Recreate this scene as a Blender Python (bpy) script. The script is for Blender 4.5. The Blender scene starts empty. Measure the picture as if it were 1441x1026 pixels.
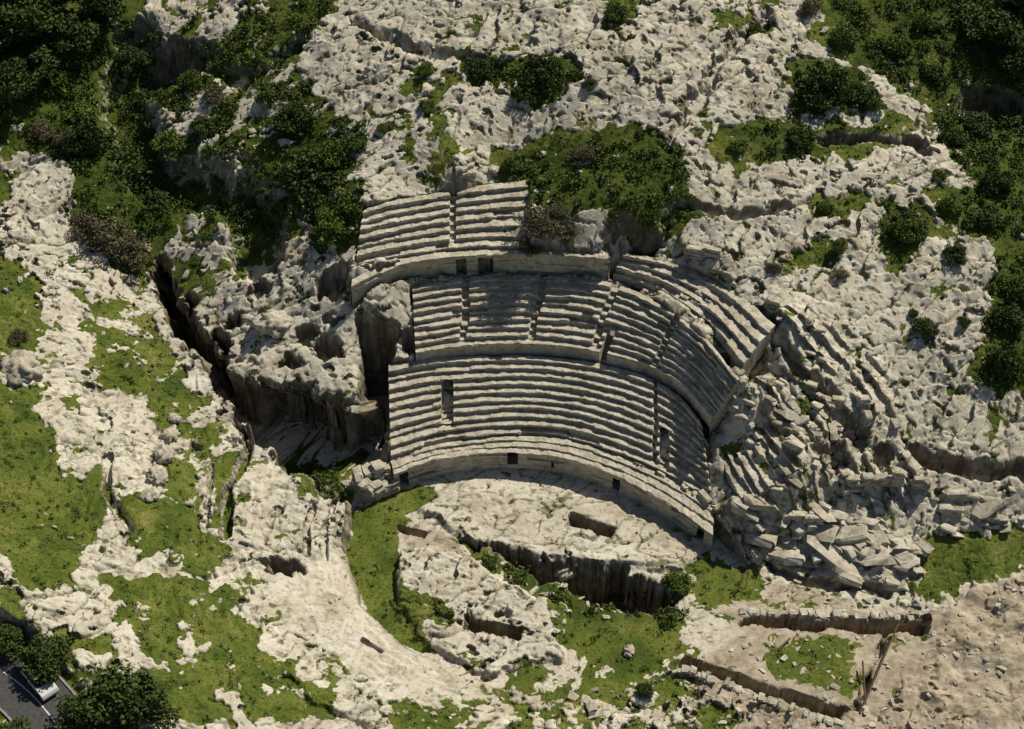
import bpy, bmesh, numpy as np, math, random
from mathutils import Vector, Matrix
rng=np.random.default_rng(7); random.seed(7)
CZ=136.7; CY=-128.7; F=2285.0; K=math.sqrt(.5)
SUN_AZ=math.radians(43); SUN_EL=math.radians(49)

# ------------------------------------------------------------------ survey: aerial-photo station -> site coordinates
def unp(px,py,z):
    dx=px-720.5; dy=513.0-py
    t=(z-CZ)/(K*(-F+dy))
    return np.array([dx*t, CY+t*K*(F+dy)])
# ------------------------------------------------------------------ noise
_ang=np.random.default_rng(1).uniform(0,2*np.pi,(256,256)).astype(np.float32)
_gx=np.cos(_ang); _gy=np.sin(_ang)
def perlin(x,y,seed=0):
    x=x+seed*17.31; y=y+seed*9.77
    xi=np.floor(x); yi=np.floor(y); fx=(x-xi).astype(np.float32); fy=(y-yi).astype(np.float32)
    xi=xi.astype(np.int32)&255; yi=yi.astype(np.int32)&255
    x1=(xi+1)&255; y1=(yi+1)&255
    u=fx*fx*fx*(fx*(fx*6-15)+10); v=fy*fy*fy*(fy*(fy*6-15)+10)
    a=_gx[xi,yi]*fx+_gy[xi,yi]*fy
    b=_gx[x1,yi]*(fx-1)+_gy[x1,yi]*fy
    c=_gx[xi,y1]*fx+_gy[xi,y1]*(fy-1)
    d=_gx[x1,y1]*(fx-1)+_gy[x1,y1]*(fy-1)
    return 1.5*((a+(b-a)*u)*(1-v)+(c+(d-c)*u)*v)
def fbm(x,y,s,o=4,seed=0,g=.5):
    r=0;a=1;t=0
    for i in range(o):
        r=r+a*perlin(x/s,y/s,seed+i*3); t+=a; a*=g; s/=2.03
    return r/t
def billow(x,y,s,o=3,seed=0,g=.5):
    r=0;a=1;t=0
    for i in range(o):
        r=r+a*np.abs(perlin(x/s,y/s,seed+i*3)); t+=a; a*=g; s/=2.1
    return r/t
def plates(x,y,s,seed,k=5.):
    return 1-np.exp(-k*np.abs(perlin(x/s,y/s,seed)))
def sst(a,b,x):
    t=np.clip((x-a)/(b-a),0,1); return t*t*(3-2*t)
# ------------------------------------------------------------------ seating curves (px,py) with elevations
POD =[(556,690),(600,674),(640,665),(720,660),(800,670),(870,694),(935,730),(1000,775)]
IB  =[(550,645),(600,629),(640,621),(720,613),(800,619),(870,640),(935,668),(1003,706)]
IT  =[(547,514),(600,505),(640,502),(740,500),(830,509),(900,527),(955,556),(985,592)]
MB  =[(585,500),(650,491),(745,488),(830,497),(905,516),(960,545),(1000,590)]
MT  =[(580,402),(650,390),(750,386),(845,394),(920,422),(985,468),(1040,532)]
BW  =[(497,428),(540,408),(580,395),(640,387),(700,383),(760,383),(855,389)]
SB  =[(500,376),(560,364),(640,353),(700,350),(748,352)]
ST  =[(512,292),(560,280),(620,269),(680,260),(742,252)]
EB  =[(862,388),(925,410),(992,454),(1045,515)]
ET  =[(880,355),(950,368),(1025,402),(1090,456)]
RB  =[(1000,615),(1020,665),(1045,712)]
RT  =[(1048,546),(1086,600),(1128,655)]
ctrl=[]
for c,z in ((IB,3.2),(IT,7.8),(MB,8.3),(MT,13.2),(SB,16),(ST,19.4),(EB,13.3),(ET,15.2),(RB,5),(RT,8.8)):
    ctrl+=[(a,b,z) for a,b in c]
ctrl+=[(0,0,24),(200,0,23),(400,0,25),(700,0,29),(1000,0,29),(1250,0,27),(1441,0,25),(-60,-60,25),(1500,-60,27),(700,-70,31),
(0,150,18),(130,120,18),(250,130,19),(400,110,22),(600,130,24.5),(800,130,25),(1000,130,25),(1200,130,23),(1420,170,20),
(0,260,13.5),(120,280,14),(230,240,15),(330,250,16),(440,250,18),(540,220,21),(640,230,22),(780,260,20.5),(850,230,21.5),(950,250,21),(1100,260,20),(1300,230,20.5),(1430,280,18.5),
(880,320,18),(1000,340,17.2),(1150,350,17),(1300,350,17),(1430,400,15),(840,350,16.3),
(430,330,15.5),(350,350,13),(300,330,12.5),(250,330,11.5),(480,350,15.5),(400,400,12.5),(340,430,10.5),(450,440,11.5),(400,460,10.5),(500,460,11),(460,500,9.8),(505,550,8),
(0,400,12.5),(100,370,11.5),(170,400,9.5),(212,395,8.5),(245,450,8),(285,520,7.5),(335,590,6.5),(405,650,5),(485,700,3.2),
(0,550,12),(100,540,10),(180,520,9),(0,700,11.5),(130,640,9.5),(250,640,7.5),(330,680,6),(420,720,4.2),(484,740,2.6),(478,775,2.2),
(0,850,11.5),(100,780,9.8),(230,750,7.8),(340,780,5.6),(430,800,3.6),(500,850,2.2),(560,905,2.0),(640,947,1.8),(700,968,1.6),
(0,1000,9),(90,930,9.5),(200,880,8.2),(300,880,6.4),(400,900,4.4),(500,930,3),(200,1000,8),(330,990,6.2),(450,1000,4.4),(560,1000,3),(700,1010,2.2),(850,1010,1.2),
(520,760,.3),(600,720,.4),(700,720,.4),(800,730,.4),(900,760,.5),(650,830,.4),(750,880,.4),(850,900,.5),(950,880,.5),(800,960,1.0),(900,960,.8),(560,840,.3),
(1000,830,.3),(1100,850,.6),(1200,850,.8),(1320,850,1),(1441,820,1.6),(1441,1000,1),(1300,980,.6),(1150,960,.4),(1000,960,.5),(1100,1026,.6),(1500,1100,1),(700,1110,3),(0,1110,10),(300,1110,6),
(1060,745,3.0),(1100,760,2.0),(1150,700,4.6),(1200,650,6.8),(1300,700,4.5),(1200,760,2.5),(1290,780,1.8),(1400,700,4.5),(1441,740,3),
(1150,600,9.4),(1250,580,9.5),(1400,600,8.5),(1441,660,6.5),(1180,500,12.5),(1300,480,12.8),(1441,520,11.5),(1100,420,15.2),(1250,420,14.6),(1110,540,11.2)]
P=np.array([list(unp(a,b,z))+[z] for a,b,z in ctrl])
def tps_fit(P,lam=.6):
    n=len(P); d=np.hypot(P[:,None,0]-P[None,:,0],P[:,None,1]-P[None,:,1])
    Km=np.where(d>0,d*d*np.log(d+1e-9),0)+lam*np.eye(n)
    Q=np.c_[np.ones(n),P[:,:2]]
    A=np.zeros((n+3,n+3)); A[:n,:n]=Km; A[:n,n:]=Q; A[n:,:n]=Q.T
    return np.linalg.solve(A,np.r_[P[:,2],0,0,0])
w=tps_fit(P)
bx=np.arange(-76,77,1.0); by=np.arange(-58,60,1.0)
BX,BY=np.meshgrid(bx,by,indexing='ij')
d=np.hypot(BX[...,None]-P[:,0],BY[...,None]-P[:,1])
BZ=(d*d*np.log(d+1e-9))@w[:-3]+w[-3]+w[-2]*BX+w[-1]*BY
BZ=np.clip(BZ,0,33)
def bil(gx,gy,G,x,y):
    x=np.clip(x,gx[0],gx[-1]-1e-4); y=np.clip(y,gy[0],gy[-1]-1e-4)
    i=np.clip(np.searchsorted(gx,x,side='right')-1,0,len(gx)-2); j=np.clip(np.searchsorted(gy,y,side='right')-1,0,len(gy)-2)
    fx=(x-gx[i])/(gx[i+1]-gx[i]); fy=(y-gy[j])/(gy[j+1]-gy[j])
    return (G[i,j]*(1-fx)+G[i+1,j]*fx)*(1-fy)+(G[i,j+1]*(1-fx)+G[i+1,j+1]*fx)*fy
def base(x,y): return bil(bx,by,BZ,x,y)
def site(p):
    if len(p)==3: return unp(*p)
    z=8.0
    for _ in range(25):
        q=unp(p[0],p[1],z); z=.5*z+.5*float(base(q[0],q[1]))
    return unp(p[0],p[1],z)
def S(pts): return np.array([site(p) for p in pts])
# ------------------------------------------------------------------ grid (one sheet, fine in the middle, stretching to the horizon)
def axis(a,b,st):
    core=np.arange(a,b+1e-6,st); out=[];s=st;v=0
    while v<3500: s*=1.3; v+=s; out.append(v)
    out=np.array(out); return np.r_[(a-out)[::-1],core,core[-1]+out]
gx=axis(-67,67,.105); gy=axis(-50,49,.098)
X,Y=np.meshgrid(gx,gy,indexing='ij')
X=X.astype(np.float64);Y=Y.astype(np.float64)
n1=fbm(X,Y,5,4,11); n2=fbm(X,Y,5,4,23); m1=fbm(X,Y,1.4,3,31); m2=fbm(X,Y,1.4,3,37)
def window(pts,mar):
    i0=np.searchsorted(gx,pts[:,0].min()-mar); i1=np.searchsorted(gx,pts[:,0].max()+mar)
    j0=np.searchsorted(gy,pts[:,1].min()-mar); j1=np.searchsorted(gy,pts[:,1].max()+mar)
    return (slice(i0,i1),slice(j0,j1))
def segd(x,y,pts,closed=False):
    D=np.full(x.shape,1e9); n=len(pts)
    for k in range(n if closed else n-1):
        a=pts[k]; b=pts[(k+1)%n]; ab=b-a; L=ab@ab+1e-9
        t=np.clip(((x-a[0])*ab[0]+(y-a[1])*ab[1])/L,0,1)
        D=np.minimum(D,np.hypot(x-a[0]-t*ab[0],y-a[1]-t*ab[1]))
    return D
def sdf(x,y,pts):
    ins=np.zeros(x.shape,bool); n=len(pts)
    for k in range(n):
        a=pts[k]; b=pts[(k+1)%n]
        if abs(b[1]-a[1])<1e-9: continue
        c=((a[1]>y)!=(b[1]>y))&(x<(b[0]-a[0])*(y-a[1])/(b[1]-a[1])+a[0]); ins^=c
    D=segd(x,y,pts,True)
    return np.where(ins,D,-D)
def polymask(pts,soft=.3,warp=0.,wf=.3,mar=4):
    w=window(pts,mar); x=X[w]+warp*n1[w]+warp*wf*m1[w]; y=Y[w]+warp*n2[w]+warp*wf*m2[w]
    return w,sst(-soft,soft,sdf(x,y,pts))
# ------------------------------------------------------------------ vegetation map
G=np.full(X.shape,.225); DK=np.zeros(X.shape); DT=np.zeros(X.shape)
def green(px,v,soft=1.,warp=3.,F_=None):
    Fd=G if F_ is None else F_
    w,m=polymask(S(px),soft,warp); Fd[w]=Fd[w]*(1-m)+v*m
green([(0,-80),(500,-80),(470,0),(420,100),(500,180),(520,250),(490,340),(440,370),(350,330),(240,330),(215,400),(150,400),(100,280),(60,215),(-80,180),(-80,-80)],.62)
green([(-80,-80),(170,-80),(160,60),(190,140),(240,220),(240,320),(150,380),(110,300),(60,200),(-80,150)],.85)
green([(180,-60),(350,-60),(330,60),(270,60),(200,20)],.34)
green([(270,90),(400,90),(370,200),(300,240),(240,180)],.44)
green([(-80,200),(20,240),(0,330),(60,420),(60,470),(10,500),(70,560),(80,680),(60,830),(-80,860)],.78)
green([(20,230),(90,240),(100,290),(60,350),(15,330)],.14)
green([(120,430),(210,440),(290,560),(300,640),(240,620),(215,560),(130,540)],.58)
green([(0,490),(60,490),(50,550),(0,550)],.15)
green([(90,330),(200,400),(190,430),(100,420)],.42)
green([(0,700),(140,640),(165,720),(125,750),(110,830),(0,830)],.85)
green([(180,700),(270,720),(330,780),(300,800),(200,780)],.78)
green([(155,815),(280,805),(350,870),(400,940),(480,1010),(400,1020),(250,950),(150,870)],.68)
green([(0,790),(60,870),(150,900),(220,980),(180,1080),(-60,1080),(-60,800)],.54)
green([(205,940),(300,950),(310,1010),(220,1010)],.85)
green([(300,640),(350,630),(325,690),(325,745),(295,740)],.75,.4,.8)
green([(230,640),(290,660),(280,720),(215,720)],.66)
green([(492,700),(540,680),(610,668),(618,690),(560,722),(560,775),(570,830),(610,905),(560,890),(505,835),(484,775)],.95,.5,1.)
green([(640,760),(760,800),(900,840),(960,850),(940,880),(800,870),(690,800)],.7,.4,1.)
green([(780,868),(950,865),(985,925),(900,945),(800,925)],.86)
green([(700,930),(950,940),(1050,1000),(1000,1070),(700,1070),(640,1000)],.52)
green([(560,985),(640,990),(640,1050),(540,1050)],.8)
green([(560,830),(620,840),(640,880),(580,870)],.66)
green([(960,780),(1050,790),(1085,830),(1000,850),(950,830)],.8)
green([(1270,775),(1380,760),(1450,730),(1450,790),(1340,830),(1290,830)],.9)
green([(1065,895),(1200,905),(1180,970),(1090,945)],.64)
green([(690,205),(760,195),(870,180),(960,195),(985,310),(880,325),(800,290),(735,275),(690,245)],.97,.8,2.)
green([(650,80),(690,75),(800,65),(810,120),(760,165),(720,130),(655,110)],.74)
green([(575,95),(640,95),(630,160),(580,150)],.52)
green([(540,150),(640,170),(680,240),(560,230)],.42)
green([(1000,188),(1100,172),(1290,165),(1290,200),(1120,232),(1000,216)],.82)
green([(1105,90),(1200,80),(1240,140),(1120,165)],.9)
green([(1140,-80),(1560,-80),(1560,290),(1390,262),(1320,200),(1290,130),(1210,85),(1150,60)],.95)
green([(1320,262),(1450,262),(1450,380),(1400,340),(1330,310)],.85)
green([(1400,350),(1560,340),(1560,570),(1370,550),(1380,480)],.88)
green([(1235,290),(1305,285),(1310,330),(1270,390),(1235,360)],.86)
green([(1140,275),(1230,270),(1225,305),(1150,310)],.68)
green([(955,390),(1010,395),(1060,430),(1040,450),(990,440)],.8)
green([(1060,440),(1110,440),(1110,520),(1060,500)],.55)
green([(1080,340),(1190,340),(1190,410),(1080,400)],.48)
green([(845,-60),(895,-60),(890,35),(850,40)],.9)
green([(1010,-60),(1120,-60),(1080,60),(1010,50)],.58)
green([(400,600),(480,610),(500,700),(440,690),(390,640)],.9)
green([(440,290),(515,290),(505,350),(440,350)],.92)
green([(240,380),(330,330),(340,400),(260,430)],.5)
green([(1030,470),(1150,480),(1300,620),(1200,700),(1050,700)],.33)
# dark scrub density
green([(-80,-80),(500,-80),(430,100),(520,200),(520,330),(350,330),(240,320),(200,400),(100,350),(60,210),(-80,180)],.54,1,3,DK)
green([(-80,-80),(170,-80),(160,60),(190,140),(240,220),(240,320),(150,380),(110,300),(60,200),(-80,150)],.7,1,3,DK)
green([(375,130),(520,160),(520,330),(375,310)],.8,1,2,DK)
green([(690,205),(870,185),(965,195),(985,310),(880,325),(735,275)],.7,.8,2.,DK)
green([(1160,-80),(1560,-80),(1560,290),(1390,262),(1320,200),(1290,130),(1210,85)],.66,1,3,DK)
for q in ([(650,80),(800,65),(810,120),(760,165),(655,110)],[(1105,90),(1200,80),(1240,150),(1120,165)],[(1320,262),(1450,262),(1450,380)],[(1400,350),(1560,340),(1560,570),(1370,550)],[(1235,290),(1305,285),(1270,390)],[(340,560),(480,610),(490,700),(400,660)],[(640,780),(960,850),(940,885),(780,860)],[(1000,188),(1290,165),(1120,232)],[(0,860),(90,900),(240,980),(240,1060),(0,1060)]):  # quarry-cut patch: scrub added to darken the floor in place of overhang shade
    green(q,.6,.8,2,DK)
# dirt
for q,v in (([(560,735),(650,760),(640,780),(570,765)],.8),([(1000,845),(1330,860),(1441,800),(1560,820),(1560,1100),(980,1100),(960,940),(1040,900)],.9),
            ([(900,700),(1000,750),(1000,790),(900,760)],.5),([(1000,780),(1060,800),(1200,850),(1000,860)],.8),([(700,965),(820,970),(800,1010),(690,1000)],.6),([(860,690),(960,740),(960,770),(860,720)],.6),
            ([(480,760),(540,755),(540,790),(480,800)],.5),([(600,690),(860,700),(940,760),(700,760)],.25)):
    green(q,v,.6,1.5,DT)
# ------------------------------------------------------------------ relief
Zb=base(X,Y)
far=np.clip((np.hypot(np.maximum(np.abs(X)-67,0),np.maximum(np.abs(Y)-49,0)))/300,0,1)
Zb=Zb*(1-far*.6)+far*25*fbm(X,Y,400,3,5)
wx=X+1.2*n1+.24*m1; wy=Y+1.2*n2+.24*m2
ang=math.radians(38); ux=(wx*math.cos(ang)+wy*math.sin(ang)); uy=(-wx*math.sin(ang)+wy*math.cos(ang))
big=fbm(ux*.6,uy,10,2,3)
pl1=plates(ux*.45,uy,4.8,7,16); pl2=plates(ux*.5,uy*1.0,2.6,9,16)
pitn=fbm(wx*.7,wy*1.25,1.4,2,41); pit2=fbm(wx*.8,wy*1.3,.7,2,43)
zone=sst(-.25,.25,fbm(X,Y,9,2,57))
l_=uy/3.8+1.2*n1+.08*m1; led=l_-np.floor(l_); ledge=np.where(led<.94,led/.94,(1-led)/.06)
l2=(wy*.96-wx*.25)/1.9+.9*n2+.12*m2; led2=l2-np.floor(l2); ledge2=np.where(led2<.92,led2/.92,(1-led2)/.08)
ledm=sst(-.30,.10,fbm(X,Y,11,2,51)); ledm2=sst(-.15,.15,fbm(X,Y,8,2,53))
pm=sst(.26,.33,pitn)*(.45+.55*zone); pm2=sst(.29,.36,pit2)
D=1.0*big+.26*pl1+.11*pl2*(.3+.7*zone)-.40*pm-.16*pm2+.66*(ledge-.5)*ledm+.36*(ledge2-.5)*ledm2+.07*fbm(X,Y,1.0,4,19,.6)
D=D-D.mean()
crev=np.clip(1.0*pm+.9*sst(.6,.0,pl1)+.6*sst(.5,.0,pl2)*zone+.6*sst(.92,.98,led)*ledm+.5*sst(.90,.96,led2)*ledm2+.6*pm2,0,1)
gn=fbm(wx,wy,3.3,5,61,.6)
g=sst(.41,.55,G+.66*gn-.20*D+.12*crev)
g=np.where(far>0.02,.9,g)
soft_ground=.14*fbm(X,Y,2.2,4,71)+.05*billow(X,Y,.7,2,75)
Z=Zb+D*(1-g)*1.0+ (soft_ground+ .35*D-.12)*g
ARP=S([(482,777,2.1),(488,735,2.3),(494,700,1),(520,676,0),(556,664,0),(600,650,0),(640,642,0),(720,636,0),(800,645,0),(880,672,0),(950,708,0),(1010,748,0),(1050,800,0),(1030,850,0),(965,935,.5),(850,985,1),(760,985,1.5),(700,968,1.7),(640,947,1.8),(560,905,2),(505,850,2.2)])
rd=segd(X,Y,ARP,True)
rr=(rd+.35*m1+.5*n1)/1.0; rr=rr-np.floor(rr)
stepm=np.where(rr<.75,0.0,(rr-.75)/.25)-rr
w,m=polymask(S([(60,560),(210,555),(350,610),(490,700),(520,880),(720,970),(600,1000),(380,920),(230,850),(60,700)]),1.5,3.)
tm=sst(-.02,.2,fbm(X,Y,5,3,81))
Zs=Zb+.75*D*(1-g)+soft_ground*g
Z[w]=Z[w]*(1-m)+(Zs[w]+.42*stepm[w]*tm[w])*m
w,m=polymask(S([(370,790),(480,780),(520,870),(640,950),(700,975),(600,995),(480,930),(400,870)]),.8,1.5)
Z[w]=Z[w]*(1-m)+(Zb[w]+.22*D[w]+.16*stepm[w]*tm[w])*m; G[w]*=(1-m); g[w]*=(1-m*.95); crev[w]*=(1-.6*m)
# ruined concentric ledges to the right of the seating
w,m=polymask(S([(960,400),(1110,430),(1240,500),(1310,690),(1150,760),(1010,740),(1000,600)]),1.2,3.)
r2=(rd+.7*n1+.25*m1)/1.6; rr2=r2-np.floor(r2); st2=np.where(rr2<.88,0.0,(rr2-.88)/.12)-rr2
Z[w]=Z[w]*(1-m)+(Zb[w]+.55*D[w]+.95*(st2[w]+.5)*sst(-.3,.1,n2[w]))*m
# tread-bed under the seating
for A,B,dz in ((IB,IT,1.5),(MB,MT,1.4),(SB,ST,1.3),(EB,ET,.9),(IT,MB,1.5),(RB,RT,1.0)):
    za={id(IB):3,id(IT):7.8,id(MB):8.7,id(MT):13.2,id(SB):16,id(ST):19.4,id(EB):13.3,id(ET):15.2,id(RB):5,id(RT):8.8}
    pa=[(a,b,za[id(A)]) for a,b in A]; pb=[(a,b,za[id(B)]) for a,b in B]
    w,m=polymask(S(pa+pb[::-1]),.25,0.)
    Z[w]=Z[w]*(1-m)+np.minimum(Zb[w]+.15*D[w]-dz,Z[w])*m
bwc=S([(a,b,13.2) for a,b in BW])
w,m=polymask(np.vstack([bwc+[0,-.4],(bwc+[0,1.0])[::-1]]),.15,0.)
Z[w]=Z[w]*(1-m)+np.minimum(Z[w],12.5)*m
# arena floor
w,m=polymask(ARP,.14,0.0)
Z[w]=Z[w]*(1-m)+(.0+.16*soft_ground[w]*3+.24*D[w]*(1-g[w]))*m
def setz(px,z,soft=.2,warp=.0,det=.2,rel=False,gg=None,wf=.3):
    w,m=polymask(S(px),soft,warp,wf)
    t=(Z[w]+z) if rel else (z+det*D[w])
    Z[w]=Z[w]*(1-m)+t*m
    if gg is not None: g[w]=g[w]*(1-m)+gg*m
PLAT=[(585,716,.5),(620,692,.5),(720,682,.5),(850,702,.5),(1000,765,.5),(960,805,.5),(850,793,.5),(700,770,.5),(650,755,.5)]
setz(PLAT,.55,.3,1.2,.45)
w,m=polymask(S(PLAT),.3,1.2); g[w]*=1-.5*m
setz([(562,782,.5),(640,776,.5),(700,808,.5),(795,860,.5),(785,925,.5),(690,948,.5),(610,912,.5),(562,850,.5)],.7,.3,1.2,1.0)
setz([(648,755,.5),(700,768,.5),(790,788,.5),(850,796,.5),(905,808,.5),(958,828,.5),(952,856,.5),(880,858,.5),(800,830,.5),(740,800,.5),(685,778,.5)],-6.0,.22,1.3,.9,wf=.9)
setz([(803,722,.5),(868,742,.5),(862,758,.5),(798,739,.5)],-2.6,.1,.1,.1)
setz([(657,866,.7),(735,884,.7),(731,900,.7),(654,884,.7)],-2.4,.1,.1,.1)
setz([(562,738,.2),(600,749,.2),(596,757,.2),(560,746,.2)],-.9,.08,0,.05)
# quarry cut on the left
QR=[(508,580,8.5),(480,552,9.2),(400,532,9.7),(335,505,9.7),(285,450,10.2),(245,376,10.7),(228,345,11)]
setz([(212,397,8.5),(245,452,8),(285,522,7.5),(335,592,6.5),(405,652,5),(487,702,2.8),(520,700,.5),(556,680,.5),(545,650,3),(520,620,6)]+QR,-.8,.5,2.4,.8,wf=.7)
setz([(505,466,10),(560,470,9.5),(549,520,8),(546,600,6),(535,625,4),(503,600,7),(508,520,9)],-.5,.3,.4,.2)
setz([(520,700,.5),(556,680,.5),(545,655,1),(500,655,1),(440,640,1.5),(430,665,1.5),(480,695,1)],.3,.8,.5,.3)
for (a,b,r,dp) in ((465,490,1.6,3),(470,395,1.9,3.5),(330,452,1.3,2.5),(574,482,1.2,3.5),(385,360,1.6,2.),(430,470,1.2,2),(365,405,1.2,2),(410,505,1.2,2.2),(240,85,4.2,5),(1400,150,4,4),(880,352,2.2,2.4),(910,350,1.6,2),(392,795,1.2,3.4),(410,797,1.3,3.4),(1195,600,1.4,2),(1180,650,1.0,1.6),(1160,630,1,1.6),(990,716,1.1,2.4),(275,625,.8,1),(1210,615,1.2,2),(1240,640,1,1.5)):
    p=site((a,b)); w=window(np.array([p,p]),r*2); dd=np.hypot((X[w]-p[0]+.8*m1[w])*1.0,(Y[w]-p[1]+.8*m2[w])*1.25)
    Z[w]-=dp*sst(r*1.25,r*.8,dd)
def stroke(px,wd,dp,soft=.35,warp=.6,gg=None):
    p=S(px); w=window(p,wd*2+2); dd=segd(X[w]+warp*n1[w]+warp*.4*m1[w],Y[w]+warp*n2[w]+warp*.4*m2[w],p)
    m=sst(wd*(1+soft),wd*(1-soft),dd); Z[w]-=dp*m
    if gg is not None: g[w]=g[w]*(1-m)+gg*m
stroke([(190,60),(175,150),(215,240),(330,262),(365,300),(360,350)],2.6,3.2,.6,2)
stroke([(250,60),(350,110),(420,60)],1.4,1.6,.5,2)
stroke([(350,630),(322,690),(318,750)],.5,1.2,.3,.2,.9)
stroke([(300,650),(288,745)],.25,.5,.3,.2,.5)
stroke([(150,645),(150,690),(185,740)],.5,.8,.4,.6)
stroke([(452,690),(432,740),(432,780)],.25,.6,.3,.2)
stroke([(472,700),(456,745),(458,785)],.25,.6,.3,.2)
stroke([(860,375),(960,385),(1060,440),(1130,520),(1170,560),(1180,640)],.6,1.4,.5,1.2)
stroke([(960,550),(990,590),(1000,640)],.5,1.6,.4,.4)
stroke([(1290,640),(1340,660),(1450,660)],.8,2.2,.35,.6)
stroke([(1020,720),(1060,770),(1130,815),(1250,835)],.5,1.2,.4,1)
stroke([(930,330),(960,290),(1040,300),(1110,290)],.5,.9,.5,1.5)
stroke([(400,950),(440,990),(520,1026)],.4,.5,.5,1)
stroke([(940,200),(985,130),(1040,60),(1080,20)],.7,1.1,.5,1.5)
stroke([(500,30),(580,70),(700,90)],.7,1.0,.6,1.5)
stroke([(1160,195),(1230,190),(1290,200),(1300,215)],.8,1.8,.4,1)
stroke([(510,900),(535,915)],.25,.5,.3,0)
# excavation lower right
setz([(1000,850,.6),(1330,860,.6),(1320,900,.6),(1230,1010,.6),(1150,1010,.6),(950,930,.6)],.5,.8,.5,.12)
setz([(1042,868,.5),(1180,869,.5),(1308,867,.5),(1306,892,.5),(1200,888,.5),(1040,881,.5)],-3.6,.12,.25,.1,gg=0,wf=1)
setz([(965,925,.5),(1080,962,.5),(1198,998,.5),(1182,1012,.5),(1060,972,.5),(955,937,.5)],-3.0,.12,0.25,.1,gg=0,wf=1)
setz([(1244,892,.5),(1250,892,.5),(1208,1000,.5),(1200,998,.5)],-.8,.1,.1,.03,gg=0)
# spoil heaps
w,m=polymask(S([(1310,900),(1360,830),(1441,800),(1560,820),(1560,1060),(1400,1040),(1300,980)]),1.2,2.)
rp=np.abs(np.sin((Y[w]*1.0+.45*X[w]+3.6*n1[w]+.6*m1[w])*2.6))
Z[w]+=m*(1.2*fbm(X[w],Y[w],5,3,95)+.12*rp*sst(-.1,.3,n2[w])+.3-.5*D[w]); g[w]*=1-.5*m; crev[w]*=1-.5*m
w,m=polymask(S([(1000,845),(1330,860),(1320,900),(1230,1010),(950,930)]),.6,1.); crev[w]*=1-.8*m
# road corner, lower left
RD=S([(-60,890),(-10,925),(45,975),(95,1040),(130,1100)])
w=window(RD,4); dr=segd(X[w],Y[w],RD); m=sst(4.3,3.3,dr); Z[w]=Z[w]*(1-m)+8.55*m; g[w]=np.maximum(g[w],sst(5.5,4.6,dr)*.6)
DK[w]*=(1-sst(5,4,dr)); G[w]*=(1-sst(5,4,dr))
def zat(x,y): return bil(gx,gy,Z,x,y)
def gat(F_,x,y): return bil(gx,gy,F_,x,y)
# cliffs: sideways relief and undercut caves
GXz=np.gradient(Z,gx,axis=0); GYz=np.gradient(Z,gy,axis=1); gm=np.hypot(GXz,GYz)
steep=sst(1.0,2.6,gm)*(far<.001)
nv=fbm(X*.8+Y*.6,Z*1.1+3,2.4,4,101,.6)
am=steep*np.clip(nv,-.6,.6)*1.2
Xd=X-am*GXz/(gm+1e-6); Yd=Y-am*GYz/(gm+1e-6)
cl=S(QR); w=window(cl,5); dd=segd(X[w],Y[w],cl)
cave=sst(-.15,.12,fbm(X[w]*.7-Y[w]*.7,Z[w]*.0,4.0,2,111))
low=sst(7.0,4.0,Z[w])
side=sst(3.2,1.4,dd)
k=side*low*(.8+3.2*cave)
Xd[w]+=k*.55; Yd[w]+=k*.83
# ------------------------------------------------------------------ materials
def mat(name):
    m=bpy.data.materials.new(name); m.use_nodes=True; nt=m.node_tree; b=nt.nodes['Principled BSDF']
    b.inputs['Roughness'].default_value=.9; b.inputs['Specular IOR Level'].default_value=.15
    return m,nt,b
def nz(nt,scale,detail=6,rough=.6,dist=0,vec=None):
    n=nt.nodes.new('ShaderNodeTexNoise'); n.inputs['Scale'].default_value=scale; n.inputs['Detail'].default_value=detail
    n.inputs['Roughness'].default_value=rough; n.inputs['Distortion'].default_value=dist
    if vec is None:
        g_=nt.nodes.new('ShaderNodeNewGeometry'); vec=g_.outputs['Position']
    nt.links.new(vec,n.inputs['Vector']); return n.outputs['Fac']
def ramp(nt,fac,stops):
    r=nt.nodes.new('ShaderNodeValToRGB'); nt.links.new(fac,r.inputs['Fac']); e=r.color_ramp.elements
    while len(e)<len(stops): e.new(.5)
    for k,(p,c) in enumerate(stops):
        e[k].position=p; e[k].color=(c[0],c[1],c[2],1) if not isinstance(c,(int,float)) else (c,c,c,1)
    return r.outputs['Color']
def mix(nt,fac,a,b,mode='MIX'):
    m=nt.nodes.new('ShaderNodeMix'); m.data_type='RGBA'; m.blend_type=mode
    for s,v in ((m.inputs[0],fac),(m.inputs[6],a),(m.inputs[7],b)):
        if isinstance(v,(int,float)): s.default_value=v
        elif isinstance(v,tuple): s.default_value=(*v,1)
        else: nt.links.new(v,s)
    return m.outputs[2]
def mth(nt,op,a,b_):
    m=nt.nodes.new('ShaderNodeMath'); m.operation=op; m.use_clamp=True
    for s,v in zip(m.inputs,(a,b_)):
        if isinstance(v,(int,float)): s.default_value=v
        else: nt.links.new(v,s)
    return m.outputs[0]
def attr(nt,n):
    a=nt.nodes.new('ShaderNodeAttribute'); a.attribute_name=n; return a.outputs['Fac']
def bump(nt,b,h,st=.5,dist=.1):
    n=nt.nodes.new('ShaderNodeBump'); n.inputs['Strength'].default_value=st; n.inputs['Distance'].default_value=dist
    nt.links.new(h,n.inputs['Height']); nt.links.new(n.outputs['Normal'],b.inputs['Normal'])
def rockcol(nt,k=1.0):
    a=ramp(nt,nz(nt,.30,8,.65,.4),[(.32,(.46*k,.40*k,.30*k)),(.46,(.60*k,.555*k,.455*k)),(.64,(.67*k,.63*k,.54*k))])
    s=ramp(nt,nz(nt,1.9,8,.76,.3),[(.34,(.32,.29,.23)),(.46,(.88,.87,.84)),(.7,(1.0,1.0,1.0))])
    return mix(nt,1.0,a,s,'MULTIPLY')
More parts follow.
